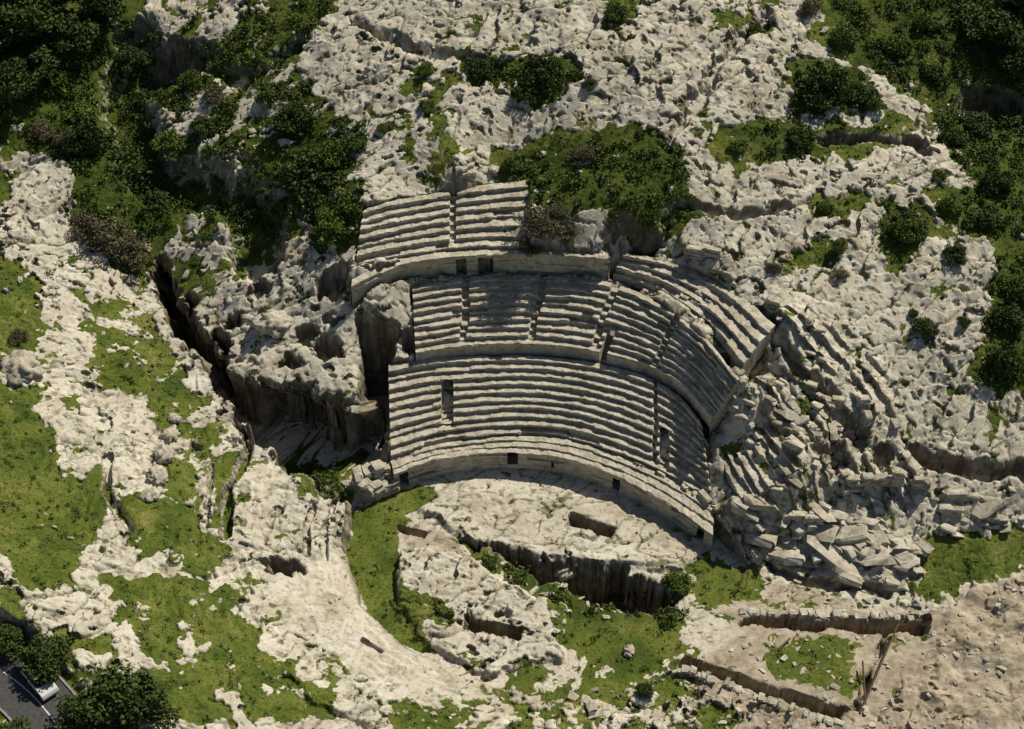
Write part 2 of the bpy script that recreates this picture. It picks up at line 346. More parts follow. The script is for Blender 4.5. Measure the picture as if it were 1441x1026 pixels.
mT,nt,b=mat('limestone_and_grass')
rc=rockcol(nt)
gc=ramp(nt,nz(nt,.22,8,.7,.5),[(.30,(.038,.060,.010)),(.44,(.078,.108,.016)),(.56,(.125,.148,.026)),(.70,(.21,.192,.060))])
gc=mix(nt,1.0,gc,ramp(nt,nz(nt,3.2,6,.75),[(.3,.5),(.6,1.15)]),'MULTIPLY')
dc=ramp(nt,nz(nt,.7,9,.75),[(.34,(.17,.132,.085)),(.5,(.34,.28,.20)),(.68,(.50,.44,.35))])
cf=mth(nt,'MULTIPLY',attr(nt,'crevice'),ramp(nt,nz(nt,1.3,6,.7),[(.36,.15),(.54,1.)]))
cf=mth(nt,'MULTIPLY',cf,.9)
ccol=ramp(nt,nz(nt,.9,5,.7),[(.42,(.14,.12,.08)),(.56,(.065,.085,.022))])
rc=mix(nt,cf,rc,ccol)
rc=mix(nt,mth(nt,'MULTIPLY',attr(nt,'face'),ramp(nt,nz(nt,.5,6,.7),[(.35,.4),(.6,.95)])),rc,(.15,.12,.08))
mg=nt.nodes.new('ShaderNodeMath'); mg.operation='ADD'; nt.links.new(attr(nt,'grass'),mg.inputs[0])
mm=nt.nodes.new('ShaderNodeMath'); mm.operation='MULTIPLY_ADD'; nt.links.new(nz(nt,2.3,7,.75),mm.inputs[0]); mm.inputs[1].default_value=1.3; mm.inputs[2].default_value=-.65
nt.links.new(mm.outputs[0],mg.inputs[1])
gf=ramp(nt,mg.outputs[0],[(.40,0.0),(.60,1.0)])
c=mix(nt,attr(nt,'dirt'),rc,dc)
c=mix(nt,gf,c,gc)
c=mix(nt,attr(nt,'scrub'),c,mix(nt,1.0,c,(.50,.58,.45),'MULTIPLY'))
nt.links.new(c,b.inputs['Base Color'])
bump(nt,b,nz(nt,3.5,9,.72,.3),.6,.12)
mS,nt,b=mat('worn_limestone_masonry')
c=rockcol(nt,.92)
c=mix(nt,ramp(nt,nz(nt,.28,7,.7),[(.44,0.),(.62,.55)]),c,(.27,.235,.17))
c=mix(nt,ramp(nt,nz(nt,1.0,7,.75,.2),[(.50,0.),(.62,.55)]),c,(.18,.16,.11))
c=mix(nt,ramp(nt,nz(nt,1.4,7,.7,.2,),[(.62,0.),(.70,.7)]),c,(.12,.14,.045))
nt.links.new(c,b.inputs['Base Color']); bump(nt,b,nz(nt,5,8,.7),.6,.10)
def leafmat(name,a,b_,c_):
    m,nt,b=mat(name)
    col=ramp(nt,nz(nt,1.1,4,.7),[(.3,a),(.5,b_),(.72,c_)])
    nt.links.new(col,b.inputs['Base Color']); b.inputs['Roughness'].default_value=.7
    return m
mL1=leafmat('dark_leaves',(.036,.056,.014),(.058,.088,.020),(.100,.128,.034))
mL2=leafmat('green_leaves',(.060,.095,.016),(.098,.138,.026),(.155,.182,.046))
mL3=leafmat('olive_scrub_leaves',(.085,.078,.040),(.130,.118,.063),(.19,.165,.10))
mW,nt,b=mat('bark'); nt.links.new(ramp(nt,nz(nt,4,5),[(.3,(.06,.045,.03)),(.7,(.14,.11,.08))]),b.inputs['Base Color'])
mA,nt,b=mat('asphalt'); nt.links.new(ramp(nt,nz(nt,3,6),[(.3,(.05,.05,.05)),(.7,(.09,.088,.085))]),b.inputs['Base Color'])
mK,nt,b=mat('kerb_stone'); nt.links.new(ramp(nt,nz(nt,3,6),[(.3,(.2,.19,.18)),(.7,(.32,.31,.29))]),b.inputs['Base Color'])
mLine,nt,b=mat('road_paint'); nt.links.new(ramp(nt,nz(nt,6,6),[(.3,(.5,.5,.48)),(.7,(.75,.75,.72))]),b.inputs['Base Color'])
# ------------------------------------------------------------------ mesh helpers
def mkobj(name,v,f,mats,mi=None,smooth=False,parent=None):
    me=bpy.data.meshes.new(name); v=np.asarray(v,dtype=np.float32)
    if isinstance(f,np.ndarray):
        n=len(f);k=f.shape[1]
        me.vertices.add(len(v)); me.vertices.foreach_set('co',v.ravel())
        me.loops.add(n*k); me.loops.foreach_set('vertex_index',f.astype(np.int32).ravel())
        me.polygons.add(n); me.polygons.foreach_set('loop_start',np.arange(0,n*k,k,dtype=np.int32))
        me.update(calc_edges=True)
    else:
        me.from_pydata(v.tolist(),[],f)
    for m in mats: me.materials.append(m)
    if mi is not None: me.polygons.foreach_set('material_index',np.asarray(mi,dtype=np.int32))
    me.polygons.foreach_set('use_smooth',np.full(len(me.polygons),smooth)); me.update()
    o=bpy.data.objects.new(name,me); bpy.context.scene.collection.objects.link(o)
    if parent: o.parent=parent
    return o
nx,ny=len(gx),len(gy)
idx=np.arange(nx*ny).reshape(nx,ny)
f=np.stack([idx[:-1,:-1],idx[1:,:-1],idx[1:,1:],idx[:-1,1:]],-1).reshape(-1,4)
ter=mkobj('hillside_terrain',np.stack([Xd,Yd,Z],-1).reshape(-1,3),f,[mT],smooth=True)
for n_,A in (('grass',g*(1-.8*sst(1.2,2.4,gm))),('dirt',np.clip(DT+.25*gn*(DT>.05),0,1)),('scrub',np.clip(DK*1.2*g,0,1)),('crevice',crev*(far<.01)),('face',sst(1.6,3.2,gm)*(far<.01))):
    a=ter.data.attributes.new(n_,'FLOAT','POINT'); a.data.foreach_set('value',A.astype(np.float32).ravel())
# ------------------------------------------------------------------ seating
def smoothc(P_,n):
    P_=np.asarray(P_,float); Q=np.vstack([2*P_[0]-P_[1],P_,2*P_[-1]-P_[-2]]); out=[]
    for i in range(1,len(Q)-2):
        t=np.linspace(0,1,40,endpoint=False)[:,None]
        a,b_,c_,d_=Q[i-1],Q[i],Q[i+1],Q[i+2]
        out.append(.5*((2*b_)+(-a+c_)*t+(2*a-5*b_+4*c_-d_)*t**2+(-a+3*b_-3*c_+d_)*t**3))
    out=np.vstack(out+[P_[-1:]]); L=np.r_[0,np.cumsum(np.hypot(*np.diff(out,axis=0).T))]
    s=np.linspace(0,L[-1],n); return np.c_[np.interp(s,L,out[:,0]),np.interp(s,L,out[:,1])],L[-1]
def W_(c,z): return np.array([unp(a,b_,z) for a,b_ in c])
def loft(name,A,B,prof,erode=lambda s:.0,holes=(),cuts=(),stairs=(),parent=None,seed=0,skirt=3.0):
    """A,B plan curves; prof=list of (f,z,row,kind)"""
    _,L=smoothc(A,10); N=int(L/.10); a,_=smoothc(A,N); b_,_=smoothc(B,N); s=np.linspace(0,1,N)
    M=len(prof); dirv=(b_-a)
    tang=np.gradient(a,axis=0); tang/=np.hypot(*tang.T)[:,None]; nrm=np.c_[-tang[:,1],tang[:,0]]
    V=np.zeros((M,N,3)); er=np.array([erode(q) for q in s]); R=np.random.default_rng(seed)
    rows=sorted(set(p[2] for p in prof)); blk={}
    for r in rows:
        o=np.zeros(N);h=np.zeros(N);i=0
        while i<N:
            k=i+int(R.integers(10,55)); o[i:k]=R.normal(0,.045); h[i:k]=R.normal(0,.022)
            if R.random()<.10+.3*er[min(i,N-1)]: h[i:k]-=R.uniform(.08,.34); o[i:k]+=R.uniform(0,.3)
            if k<N and R.random()<.3: h[max(k-1,0):k]-=.06
            i=k
        kk=np.hanning(5); kk/=kk.sum(); o=np.convolve(o,kk,'same'); h=np.convolve(h,kk,'same')
        blk[r]=(o,h)
    for j,(f_,z,r,kind) in enumerate(prof):
        o,h=blk[r]
        xy=a+dirv*f_
        n_=fbm(xy[:,0],xy[:,1]+z*3,1.1,3,seed+5)
        n3=billow(xy[:,0],xy[:,1]+z*2,2.2,3,seed+9)
        nb=sst(.05,.35,fbm(xy[:,0],xy[:,1]+z*1.5,1.4,3,seed+21))
        off=(o if kind!='s' else o*.3)+.09*n_+er*(.5*n3)+(.34*nb if kind in 'n' else 0)
        zz=z+(h+.05*n_ if kind in 't' else (.3*h if kind=='n' else .0))-er*(.9*n3+.35*np.abs(n_))*(1 if kind!='s' else .3)-(.19*nb if kind in 'n' else (.08*nb if kind=='t' else 0))
        V[j,:,:2]=xy+nrm*off[:,None]; V[j,:,2]=zz
    kinds=[p[3] for p in prof]; rws=np.array([p[2] for p in prof]); zs=np.array([p[1] for p in prof])
    for (s0,s1) in stairs:
        for j,(f_,z,r,kind) in enumerate(prof):
            if r<=0: continue
            jt=.002*math.sin(r*5.3+s0*40)
            c0=(s>=s0+jt)&(s<=s1+jt*1.6)
            V[j,c0,2]-=.50
    for (s0,s1,r0,r1) in cuts:
        c0=(s>=s0)&(s<=s1); zf=min(z for (_,z,r,_k) in prof if r==r0)
        for j,(f_,z,r,kind) in enumerate(prof):
            if r0<=r<=r1: V[j,c0,2]=zf
    ii=np.arange(M*N).reshape(M,N)
    q=np.stack([ii[:-1,:-1],ii[:-1,1:],ii[1:,1:],ii[1:,:-1]],-1)
    keep=np.ones((M-1,N-1),bool); sc=(s[1:]+s[:-1])/2
    for (s0,s1,z0,z1) in holes:
        zc=(zs[:-1]+zs[1:])/2; hf=np.abs(np.array([prof[j+1][0]-prof[j][0] for j in range(M-1)]))<.012
        keep&=~(((zc>z0)&(zc<z1)&hf)[:,None]&((sc>s0)&(sc<s1))[None,:])
    for (s0,s1,r0,r1) in cuts:
        jj=[j for j in range(M-1) if rws[j]==r1 and rws[j+1]==r1+1 or (rws[j]==r1+1 and kinds[j]=='b' )]
        for j in jj: keep[j]&=~((sc>s0+.002)&(sc<s1-.002))
    fq=q.reshape(-1,4)[keep.ravel()]
    v=V.reshape(-1,3).tolist(); fl=fq.tolist()
    for col in (0,N-1):
        base_i=len(v)
        for j in range(M): 
            p=V[j,col]; v.append([p[0],p[1],p[2]-skirt])
        for j in range(M-1): fl.append([int(ii[j,col]),int(ii[j+1,col]),base_i+j+1,base_i+j])
    return mkobj(name,v,fl,[mS],parent=parent)
def steps(n,z0,z1,first=0,skirt=.8):
    pr=[(0,z0-skirt,0,'s')]; dz=(z1-z0)/n
    for i in range(n):
        za=z0+i*dz; zb=za+dz; fa=i/n; fb=(i+1)/n
        pr+=[(fa+.022,za,i,'b'),(fa+.016,za+dz*.55,i,'b'),(fa,zb-.12,i,'n'),(fa+.004,zb-.02,i,'n'),(fa+.012,zb,i,'t'),((fa+fb)/2,zb-.02,i,'t'),(fb+.006,zb-.06,i,'t')]
    return pr
amph=bpy.data.objects.new('roman_amphitheatre_seating',None); bpy.context.scene.collection.objects.link(amph)
def sof(curve,z,px,py):
    P_=W_(curve,z); c_,_=smoothc(P_,600); q=unp(px,py,z); return np.argmin(np.hypot(c_[:,0]-q[0],c_[:,1]-q[1]))/599
def wallprof(z0,z1,step=False):
    n=int((z1-z0)/.45); pr=[]
    for i in range(n+1):
        z=z0+(z1-z0)*i/n; pr+=[(0+.0015*i,z,i,'b')]
        if i<n: pr+=[(0+.0015*i,z+(z1-z0)/n*.93,i,'b')]
    if step: pr+=[(.02,z1+.03,n,'t'),(.20,z1+.03,n,'t'),(.33,z1+.0,n,'t'),(.34,z1+.02,n+1,'b'),(.335,z1+.16,n+1,'n'),(.35,z1+.20,n+1,'t'),(.6,z1+.19,n+1,'t'),(.67,z1+.17,n+1,'t'),(.68,z1+.2,n+2,'b'),(.675,z1+.33,n+2,'n'),(.69,z1+.37,n+2,'t'),(.85,z1+.36,n+2,'t'),(1.,z1+.28,n+2,'t'),(1.02,z1-.9,n+2,'s')]
    else: pr+=[(.02,z1+.05,n,'t'),(.5,z1+.03,n,'t'),(1.,z1-.02,n,'t'),(1.02,z1-.9,n,'s')]
    return pr
sd=lambda px,py:sof(POD,0,px,py)
hol=[]
for (px,py,wd,z0,z1) in ((568,682,.014,-.1,2.3),(722,660,.016,.9,2.8),(866,693,.012,.5,2.2),(776,667,.004,1.0,1.6),(985,762,.014,-.1,2.2)):
    s_=sd(px,py); hol.append((s_-wd,s_+wd,z0,z1))
podA=W_(POD,0); 
loft('podium_wall',podA,W_(IB,3.0),wallprof(-.6,2.7,True),holes=hol,parent=amph,seed=3,erode=lambda s:.14 if s<.8 else .14+(s-.8)*1.5)
si=lambda px,py:sof(IB,3,px,py)
s1=si(630,622); s2=si(935,668); s3=si(805,620)
loft('lower_tier_seats',W_(IB,3.0),W_(IT,7.8),steps(10,3.0,7.8),parent=amph,seed=5,
     cuts=[(s1-.017,s1+.017,2,6),(s2-.016,s2+.014,1,4)],erode=lambda s:.10+max(0,(s-.80))*1.5,stairs=[(.797,.810)])
sm=lambda px,py:sof(MB,8.7,px,py)
st=[]
for px,py in ((652,491),(745,488),(832,497),(918,520)):
    s_=sm(px,py); st.append((s_-.010,s_+.010))
se=sm(848,500)
loft('upper_tier_seats',W_(MB,8.7),W_(MT,13.2),steps(9,8.7,13.2,skirt=1.3),parent=amph,seed=8,stairs=st,cuts=[(se-.008,se+.012,0,2)],
     erode=lambda s:.09+max(0,(s-.58))*1.0)
bwp=W_(BW,13.2)
sb=lambda px,py:sof(BW,13.2,px,py)
hb=[]
for px,py,wd in ((650,387,.020),(684,385,.028)):
    s_=sb(px,py); hb.append((s_-wd,s_+wd,13.0,15.5))
BWt=bwp.copy(); BWt[:,1]+=1.3
loft('gallery_wall',bwp,BWt,wallprof(12.0,15.9),holes=hb,parent=amph,seed=12,erode=lambda s:.18 if s<.25 or s>.85 else .10,skirt=2)
ssb=sof(SB,16,638,353)
loft('top_tier_seats',W_(SB,15.9),W_(ST,19.4),steps(7,15.9,19.4),parent=amph,seed=15,stairs=[(ssb-.025,ssb+.01)],erode=lambda s:.24+max(0,.2-s)*1.5)
loft('ruined_outer_seats',W_(EB,13.3),W_(ET,15.2),steps(4,13.3,15.2),parent=amph,seed=18,erode=lambda s:.45)
loft('ruined_side_seats',W_(RB,5.0),W_(RT,8.8),steps(7,5.0,8.8),parent=amph,seed=23,erode=lambda s:.5)
# ------------------------------------------------------------------ stones
def stone_var(seed,jit=.12,bev=.08):
    bm=bmesh.new(); bmesh.ops.create_cube(bm,size=1); bmesh.ops.bevel(bm,geom=bm.edges[:],offset=bev,segments=1,affect='EDGES')
    R=random.Random(seed); sk=[R.uniform(-.25,.25) for _ in range(4)]
    for v in bm.verts:
        v.co+=Vector([R.uniform(-jit,jit) for _ in range(3)])*.5
        x_,y_,z_=v.co; v.co.x+=sk[0]*y_+sk[1]*z_; v.co.y+=sk[2]*z_; v.co.z*=1+sk[3]*2*x_
    bmesh.ops.triangulate(bm,faces=bm.faces[:])
    bm.verts.ensure_lookup_table(); V=np.array([v.co[:] for v in bm.verts]); Fc=np.array([[q.index for q in f.verts] for f in bm.faces]); bm.free(); return V,Fc
SV=[stone_var(i,.30,.15) for i in range(16)]
def rotm(rz,rx=0,ry=0): return np.array((Matrix.Rotation(rz,3,'Z')@Matrix.Rotation(rx,3,'X')@Matrix.Rotation(ry,3,'Y')))
class Acc:
    def __init__(s): s.v=[];s.f=[];s.n=0
    def add(s,V,Fc): s.v.append(V); s.f.append(Fc+s.n); s.n+=len(V)
    def stone(s,x,y,z,sx,sy,sz,rz=0,rx=0,ry=0):
        V,Fc=SV[random.randrange(16)]; s.add((V*np.array([sx,sy,sz]))@rotm(rz,rx,ry).T+np.array([x,y,z]),Fc)
    def obj(s,name,mt): return mkobj(name,np.vstack(s.v),np.vstack(s.f),[mt])
def blockwall(px,h,th=.7,name='ruined_wall',bl=1.0,gap=.08,hj=.3):
    A=Acc(); p=S(px)
    for k in range(len(p)-1):
        a=p[k];b_=p[k+1];L=np.hypot(*(b_-a)); t=0;an=math.atan2(b_[1]-a[1],b_[0]-a[0])
        while t<L:
            l=random.uniform(.6,1.5)*bl; q=a+(b_-a)*min(1,(t+l/2)/L); z0=float(zat(q[0],q[1]))
            n=max(1,int(round((h+random.uniform(-hj,hj))/.45)))
            if random.random()>gap:
                for c_ in range(n): A.stone(q[0]+random.uniform(-.12,.12),q[1]+random.uniform(-.12,.12),z0-.28+.45*(c_+.5),l*1.02,th*random.uniform(.8,1.2),.52,an+random.uniform(-.1,.1),random.uniform(-.06,.06))
            t+=l
    return A.obj(name,mS)
blockwall([(550,650),(497,652)],3.0,1.4,name='masonry_pier',gap=0)
blockwall([(497,655),(520,678),(556,668)],2.2,1.2,name='masonry_pier',gap=0)
for px,h,bl in (([(930,345),(965,362),(1003,366)],1.2,1.3),([(962,398),(1030,438)],.8,1),([(1080,425),(1140,460),(1195,495)],.8,1.2),([(1128,535),(1168,560),(1176,600)],1.1,1.2),
    ([(1170,560),(1215,570),(1222,610)],1.2,1.2),([(1190,690),(1240,680),(1300,688)],1.6,1.3),([(1185,640),(1190,695)],1.4,1),([(1275,640),(1300,690)],1.2,1.2),([(1320,720),(1410,735)],1.0,1.6),([(1330,700),(1420,712)],.8,1.6),
    ([(1000,705),(1035,740),(1070,790)],1.1,1.1),([(1040,864),(1180,865),(1308,863)],.3,.6),([(952,941),(1060,981),(1185,1021)],.4,.7),
    ([(1100,470),(1160,510)],.6,1.4),([(1095,680),(1140,700),(1180,735)],.8,1.5),([(1110,720),(1160,740),(1200,765)],.7,1.6),
    ([(870,378),(930,395),(990,430),(1050,490)],.5,1.1),([(940,655),(985,690),(1005,720)],.8,1.4),([(640,250),(690,238),(750,250)],.5,.9),
    ([(1140,740),(1150,790)],1.3,1),([(800,970),(830,990),(835,1010)],.4,.8)):
    blockwall(px,h,.8,bl=bl,hj=.45,gap=.25)
A=Acc()
def scat(poly,n,smin,smax,flat=.5,rz=None,tilt=.35):
    p=S(poly); lo=p.min(0);hi=p.max(0);k=0
    while k<n:
        q=lo+(hi-lo)*np.random.rand(2)
        if sdf(np.array([q[0]]),np.array([q[1]]),p)[0]<0: continue
        s_=smin+(smax-smin)*random.random()**2.4; z0=float(zat(q[0],q[1]))
        A.stone(q[0],q[1],z0+s_*.06,s_*random.uniform(.9,1.9),s_*random.uniform(.6,1),s_*flat*random.uniform(.6,1.2),random.uniform(0,3.14) if rz is None else rz+random.uniform(-.5,.5),random.uniform(-tilt,tilt),random.uniform(-tilt,tilt)); k+=1
np.random.seed(3)
scat([(1020,720),(1150,690),(1300,760),(1280,830),(1150,820),(1040,780)],160,.3,2.2,.45,-.5)
scat([(1150,740),(1290,750),(1290,800),(1180,790)],14,1.8,3.6,.28,-.35,.3)
scat([(1000,450),(1060,500),(1110,600),(1060,620),(1010,580)],60,.25,1.2,.5,-.7)
scat([(1100,520),(1200,640),(1170,700),(1120,690),(1080,560)],60,.25,1.4,.5,-.8)
scat([(1050,440),(1240,470),(1300,680),(1150,690),(1060,640)],90,.2,1.3,.5)
scat([(940,650),(1000,690),(1010,740),(940,700)],25,.3,1.2)
scat([(1310,690),(1441,690),(1441,740),(1330,760)],26,.6,2.4,.35,0)
scat([(480,340),(560,260),(760,240),(800,330),(740,350),(500,370)],90,.15,.7)
scat([(620,690),(980,760),(960,800),(650,755)],60,.12,.35)
scat([(500,970),(1000,940),(1000,1026),(500,1026)],80,.15,.5)
scat([(960,850),(1441,830),(1441,1026),(960,1026)],380,.10,.6)
scat([(0,200),(480,340),(400,640),(60,700)],120,.2,.7)
scat([(20,700),(480,800),(600,1000),(100,960)],80,.12,.4)
scat([(500,60),(1400,20),(1400,600),(1100,400),(700,200)],160,.2,.8)
scat([(480,630),(530,640),(520,690),(480,690)],25,.4,1.1)
scat([(640,770),(950,820),(950,880),(780,860)],50,.2,1.0)
A.obj('fallen_stone_rubble',mS)
for (px,py,r) in ((238,612,1.0),(232,642,1.1),(222,670,1.2),(213,698,.9),(245,590,.7),(385,455,1.9),(30,520,2.2),(355,410,1.6),(795,792,1.1),(886,912,.6)):
    q=site((px,py)); bm=bmesh.new(); bmesh.ops.create_icosphere(bm,subdivisions=4,radius=1)
    V=np.array([v.co[:] for v in bm.verts]); n_=billow(V[:,0]*2+px,V[:,1]*2+V[:,2]*1.7,1.3,3,px%13)
    for v,k in zip(bm.verts,n_): v.co*=(.65+1.0*k); v.co.z*=.66; v.co.x*=1.25; v.co*=r
    me=bpy.data.meshes.new('boulder'); bm.to_mesh(me); bm.free(); me.materials.append(mS)
    for p_ in me.polygons: p_.use_smooth=True
    o=bpy.data.objects.new('boulder',me); o.location=(q[0],q[1],float(zat(q[0],q[1]))+r*.2); o.rotation_euler=(0,0,random.uniform(0,6)); bpy.context.scene.collection.objects.link(o)
# ------------------------------------------------------------------ vegetation
def leaves(C,size,R):
    n=len(C); a=R.normal(size=(n,3)); a/=np.linalg.norm(a,axis=1)[:,None]; b_=np.cross(a,R.normal(size=(n,3))); b_/=np.linalg.norm(b_,axis=1)[:,None]
    s_=(size*R.uniform(.6,1.3,n))[:,None]
    V=np.stack([C-a*s_,C+b_*s_*.55,C+a*s_,C-b_*s_*.55],1).reshape(-1,3); return V,np.arange(4*n).reshape(-1,4)
def crown(R,n,nl,flat=.8,z0=.0):
    cc=[];
    for _ in range(nl):
        d_=R.normal(size=3); d_/=np.linalg.norm(d_); d_[2]=abs(d_[2])*.95-.1; cc.append(d_*R.uniform(.35,.85)*np.array([1,1,flat]))
    cc=np.array(cc); rad=R.uniform(.18,.38,nl)
    k=R.integers(0,nl,n); d_=R.normal(size=(n,3)); d_/=np.linalg.norm(d_,axis=1)[:,None]
    return cc[k]+d_*(rad[k]*R.uniform(.55,1.1,n))[:,None]*np.array([1,1,.8])+np.array([0,0,z0]),cc
def limb(a,b_,r0,r1,n=6):
    a=np.array(a,float);b_=np.array(b_,float);d_=b_-a;d_/=np.linalg.norm(d_);u=np.cross(d_,[.3,.9,.1]);u/=np.linalg.norm(u);v=np.cross(d_,u)
    t=np.linspace(0,2*np.pi,n,endpoint=False); m_=(a+b_)/2+np.random.uniform(-.04,.04,3); V=[]
    for p,r in ((a,r0),(m_,(r0+r1)/2),(b_,r1)): V.append(p+r*(np.cos(t)[:,None]*u+np.sin(t)[:,None]*v))
    Fc=[[k*n+i,k*n+(i+1)%n,(k+1)*n+(i+1)%n,(k+1)*n+i] for k in range(2) for i in range(n)]
    return np.vstack(V),np.array(Fc)
def tree_mesh(name,seed,n,lm,size=.075,h=.75,nl=26):
    R=np.random.default_rng(seed); C,cc=crown(R,n,nl,.8,h); V,Fc=leaves(C,size,R)
    vs=[V];fs=[Fc];mi=[np.zeros(len(Fc))];k=len(V)
    top=np.array([R.uniform(-.1,.1),R.uniform(-.1,.1),h*.75])
    for a,b_,r0,r1 in [([0,0,-.3],top,.085,.055)]+[(top,cc[i]+np.array([0,0,h]),.045,.012) for i in range(0,min(nl,12))]:
        v_,f_=limb(a,b_,r0,r1); vs.append(v_);fs.append(f_+k);k+=len(v_);mi.append(np.ones(len(f_)))
    o=mkobj(name,np.vstack(vs),np.vstack(fs),[lm,mW],np.concatenate(mi)); me=o.data; bpy.data.objects.remove(o); return me
TM={'tree':[tree_mesh('tree_mesh',s,5000,mL1,.066) for s in (1,2,3)],
    'bush':[tree_mesh('bush_mesh',s,4200,mL1,.066,.25) for s in (4,5,6)],
    'shrub':[tree_mesh('shrub_mesh',s,3600,mL2,.062,.2) for s in (7,8)],
    'dry_bush':[tree_mesh('dry_bush_mesh',s,3800,mL3,.05,.2) for s in (9,10)]}
def plant(kind,px,py,r,sc=1):
    me=random.choice(TM[kind]); q=site((px,py+r*.25)); R_=r*.08*sc
    o=bpy.data.objects.new({'tree':'broadleaf_tree'}.get(kind,kind),me); o.location=(q[0],q[1],float(zat(q[0],q[1]))-.1*R_); o.scale=(R_*random.uniform(.85,1.15),R_,R_*random.uniform(.75,1.05)); o.rotation_euler=(0,0,random.uniform(0,6.28))
    bpy.context.scene.collection.objects.link(o)
for k,L in {'tree':[(40,40,60),(110,60,48),(15,130,48),(150,15,42),(60,95,45),(-10,60,50),(15,-10,50),(85,0,45),(8,885,26),(62,925,34),(175,1000,50),(20,1040,26),(130,1010,38),(215,1010,35),(1400,50,50),(1435,95,40),(1441,10,50),(1425,150,40),(200,100,32),(180,60,30)],
 'bush':[(440,240,50),(500,195,28),(345,265,28),(420,155,38),(680,95,26),(765,95,34),(740,125,24),(1160,120,50),(1210,130,30),(1125,190,24),(1300,462,20),(1355,455,11),(1285,437,9),(1385,300,30),(1410,500,30),(1380,170,28),(1340,190,22),(1310,100,24),(440,655,34),(465,690,24),(180,215,45),(130,195,40),(215,270,34),(905,975,14),(1420,440,30),(1345,355,20),(830,120,14),(290,170,26),(1400,250,28),(400,635,24),(420,620,20)],  # closing pair added in the quarry cut to darken its sunlit floor
 'shrub':[(1280,320,32),(865,15,26),(870,800,22),(950,815,24),(475,320,32),(460,300,24),(1335,285,26),(1260,60,30),(1230,150,20),(1300,30,30),(90,110,30),(270,110,26),(720,230,22),(600,145,20),(1160,290,16),(380,130,24),(1430,400,26),(690,790,14),(1030,430,16),(1180,350,16),(120,155,36),(400,272,30),(470,215,35),(1185,50,32),(1360,20,35),(455,635,24),(240,190,34),(1320,245,16),(600,95,18),(1060,30,22),(1040,200,18),(540,175,16),(1250,190,18)],
 'dry_bush':[(150,325,48),(185,350,38),(120,310,32),(760,310,34),(745,330,24),(820,215,24),(100,200,30),(60,180,28),(780,300,22),(300,130,24),(1140,10,22),(1180,385,16),(1090,380,14),(25,470,16),(800,320,26)]}.items():
    for a in L: plant(k,*a)
def scatter_pts(n,field,thr,R,xr=(-66,66),yr=(-49,48)):
    x=R.uniform(*xr,n); y=R.uniform(*yr,n); v=gat(field,x,y); k=v>thr+R.uniform(-.15,.15,n); return x[k],y[k]
R=np.random.default_rng(77)
x,y=scatter_pts(6800,DK*(.4+.6*g)+.25*gn,.43,R)
x2,y2=scatter_pts(7000,g*.5+G*.3+.4*gn,.66,R); 
def mass(name,x,y,nl,r0,r1,size,m_):
    n=len(x); r=R.uniform(r0,r1,n)**1.0; z=zat(x,y)
    k=np.repeat(np.arange(n),nl); d_=R.normal(size=(n*nl,3)); d_/=np.linalg.norm(d_,axis=1)[:,None]; d_[:,2]=np.abs(d_[:,2])
    C=np.c_[x,y,z][k]+d_*(r[k]*R.uniform(.4,1.05,n*nl)*(1+.35*np.sin(7*d_[:,0]+k)))[:,None]*np.array([1,1,.75])
    V,Fc=leaves(C,size,R); return mkobj(name,V,Fc,[m_])
h=len(x)//2
mass('scrub_thicket',x[:h],y[:h],80,.4,1.3,.19,mL1)
mass('scrub_thicket',x[h:],y[h:],80,.35,1.1,.18,mL2)
mass('low_weeds',x2,y2,28,.15,.5,.11,mL2)
x3,y3=scatter_pts(45000,g,.55,R); mass('grass_tufts',x3,y3,4,.06,.16,.08,mL2)
rockf=(1-g)*.5+crev*.7+.4*gn
x4,y4=scatter_pts(12000,rockf,.85,R); mass('rock_weeds',x4,y4,16,.1,.36,.09,mL1)
upm=(Y>6)*.35
x5,y5=scatter_pts(1500,rockf+upm,1.22,R); mass('hillside_shrubs',x5,y5,60,.3,.85,.14,mL1)
# ------------------------------------------------------------------ road + car
def ribbon(name,P_,off0,off1,z,m_,th=0):
    c_,L=smoothc(P_,60); t=np.gradient(c_,axis=0); t/=np.hypot(*t.T)[:,None]; n_=np.c_[-t[:,1],t[:,0]]
    a=c_+n_*off0;b_=c_+n_*off1; N=len(c_); V=[*np.c_[a,np.full(N,z)],*np.c_[b_,np.full(N,z)],*np.c_[a,np.full(N,z-.2)],*np.c_[b_,np.full(N,z-.2)]]
    Fc=[]
    for i in range(N-1): Fc+=[[i,N+i,N+i+1,i+1],[i,i+1,2*N+i+1,2*N+i],[N+i+1,N+i,3*N+i,3*N+i+1]]
    return mkobj(name,V,Fc,[m_])
ribbon('road',RD,-2.8,2.8,8.62,mA); ribbon('road_marking',RD,-.06,.06,8.625,mLine); ribbon('kerb',RD,2.8,3.0,8.74,mK); ribbon('kerb',RD,-3.0,-2.8,8.74,mK)
mC,nt,b=mat('white_car_paint'); b.inputs['Base Color'].default_value=(.6,.6,.6,1); b.inputs['Roughness'].default_value=.3
mGl,nt,b=mat('car_glass'); b.inputs['Base Color'].default_value=(.02,.025,.03,1); b.inputs['Roughness'].default_value=.1
mTy,nt,b=mat('tyre'); b.inputs['Base Color'].default_value=(.02,.02,.02,1)
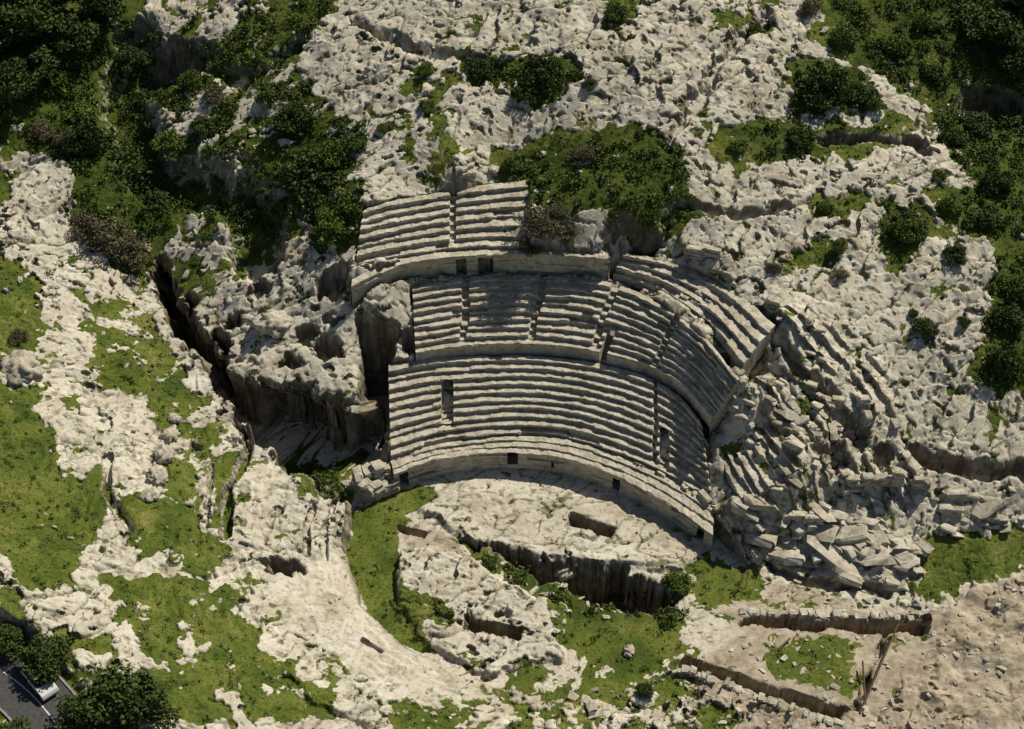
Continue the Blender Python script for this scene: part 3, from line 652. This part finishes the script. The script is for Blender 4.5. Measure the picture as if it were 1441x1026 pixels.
def car(q,rz,z):
    e=bpy.data.objects.new('parked_car',None); bpy.context.scene.collection.objects.link(e); e.location=(q[0],q[1],z); e.rotation_euler=(0,0,rz)
    pr=[(-2.05,.3),(-2.1,.75),(-1.95,.98),(.9,1.0),(1.9,.85),(2.08,.55),(2.05,.3)]
    def ext(pr,w0,w1,nm,m_):
        n=len(pr); V=[(x_,-w0,z_) for x_,z_ in pr]+[(x_,w0,z_) for x_,z_ in pr]; 
        if w1: V=[(x_,(-1 if i<n else 1)*(w0 if z_<1.1 else w1),z_) for i,(x_,_,z_) in enumerate(V)]
        Fc=[list(range(n))[::-1],list(range(n,2*n))]+[[i,(i+1)%n,n+(i+1)%n,n+i] for i in range(n)]
        o=mkobj(nm,V,Fc,[m_],parent=e); bv=o.modifiers.new('b','BEVEL'); bv.width=.06; bv.segments=2; return o
    ext(pr,.85,None,'body',mC); ext([(-1.75,.98),(-1.45,1.4),(.15,1.42),(.95,.99)],.78,.64,'windows',mGl); ext([(-1.5,1.39),(-1.35,1.45),(.1,1.47),(.25,1.39)],.68,.6,'roof',mC)
    for i,(x_,y_) in enumerate(((-1.3,-.82),(-1.3,.82),(1.3,-.82),(1.3,.82))):
        bm=bmesh.new(); bmesh.ops.create_cone(bm,cap_ends=True,segments=20,radius1=.31,radius2=.31,depth=.2); me=bpy.data.meshes.new('wheel'); bm.to_mesh(me); bm.free(); me.materials.append(mTy)
        o=bpy.data.objects.new('wheel_%d'%(i+1),me); o.parent=e; o.location=(x_,y_,.31); o.rotation_euler=(math.pi/2,0,0); bpy.context.scene.collection.objects.link(o)
dq=RD[3]-RD[2]; ar=math.atan2(dq[1],dq[0])
nn=np.array([-math.sin(ar),math.cos(ar)])
car(RD[2]+nn*1.2-(RD[3]-RD[2])*.1,ar,8.62)
for (a,z0,b_,z1) in (((1210,1004),.55,(1264,878),1.6),((1219,1004),.3,(1214,930),1.4),((1096,915),.6,(1112,898),.9)):
    p=unp(*a,z0); q=unp(*b_,z1); v_,f_=limb([p[0],p[1],z0],[q[0],q[1],z1],.12,.09,8); mkobj('wooden_pole',v_,f_,[mW])
# ------------------------------------------------------------------ light, sky, camera
sc=bpy.context.scene
wd=bpy.data.worlds.new('World'); sc.world=wd; wd.use_nodes=True; nt=wd.node_tree
sky=nt.nodes.new('ShaderNodeTexSky'); sky.sky_type='NISHITA'; sky.sun_disc=False; sky.sun_elevation=SUN_EL; sky.sun_rotation=SUN_AZ
nt.links.new(sky.outputs[0],nt.nodes['Background'].inputs['Color']); nt.nodes['Background'].inputs['Strength'].default_value=.05
sd_=Vector((math.sin(SUN_AZ)*math.cos(SUN_EL),math.cos(SUN_AZ)*math.cos(SUN_EL),math.sin(SUN_EL)))
l=bpy.data.lights.new('sun','SUN'); l.energy=4.8; l.angle=math.radians(.5); l.color=(1,.93,.79)
lo=bpy.data.objects.new('sun',l); lo.rotation_euler=(-sd_).to_track_quat('-Z','Y').to_euler(); lo.location=(0,0,200); sc.collection.objects.link(lo)
cam=bpy.data.cameras.new('camera'); cam.sensor_width=36; cam.angle=math.radians(35); cam.clip_end=9000; cam.clip_start=1
co=bpy.data.objects.new('camera',cam); co.location=(0,CY,CZ); co.rotation_euler=(math.radians(45),0,0); sc.collection.objects.link(co); sc.camera=co
sc.view_settings.view_transform='Standard'; sc.view_settings.look='None'; sc.view_settings.exposure=0
print('verts',len(ter.data.vertices),'scrub',len(x),'weeds',len(x2),'tufts',len(x3))
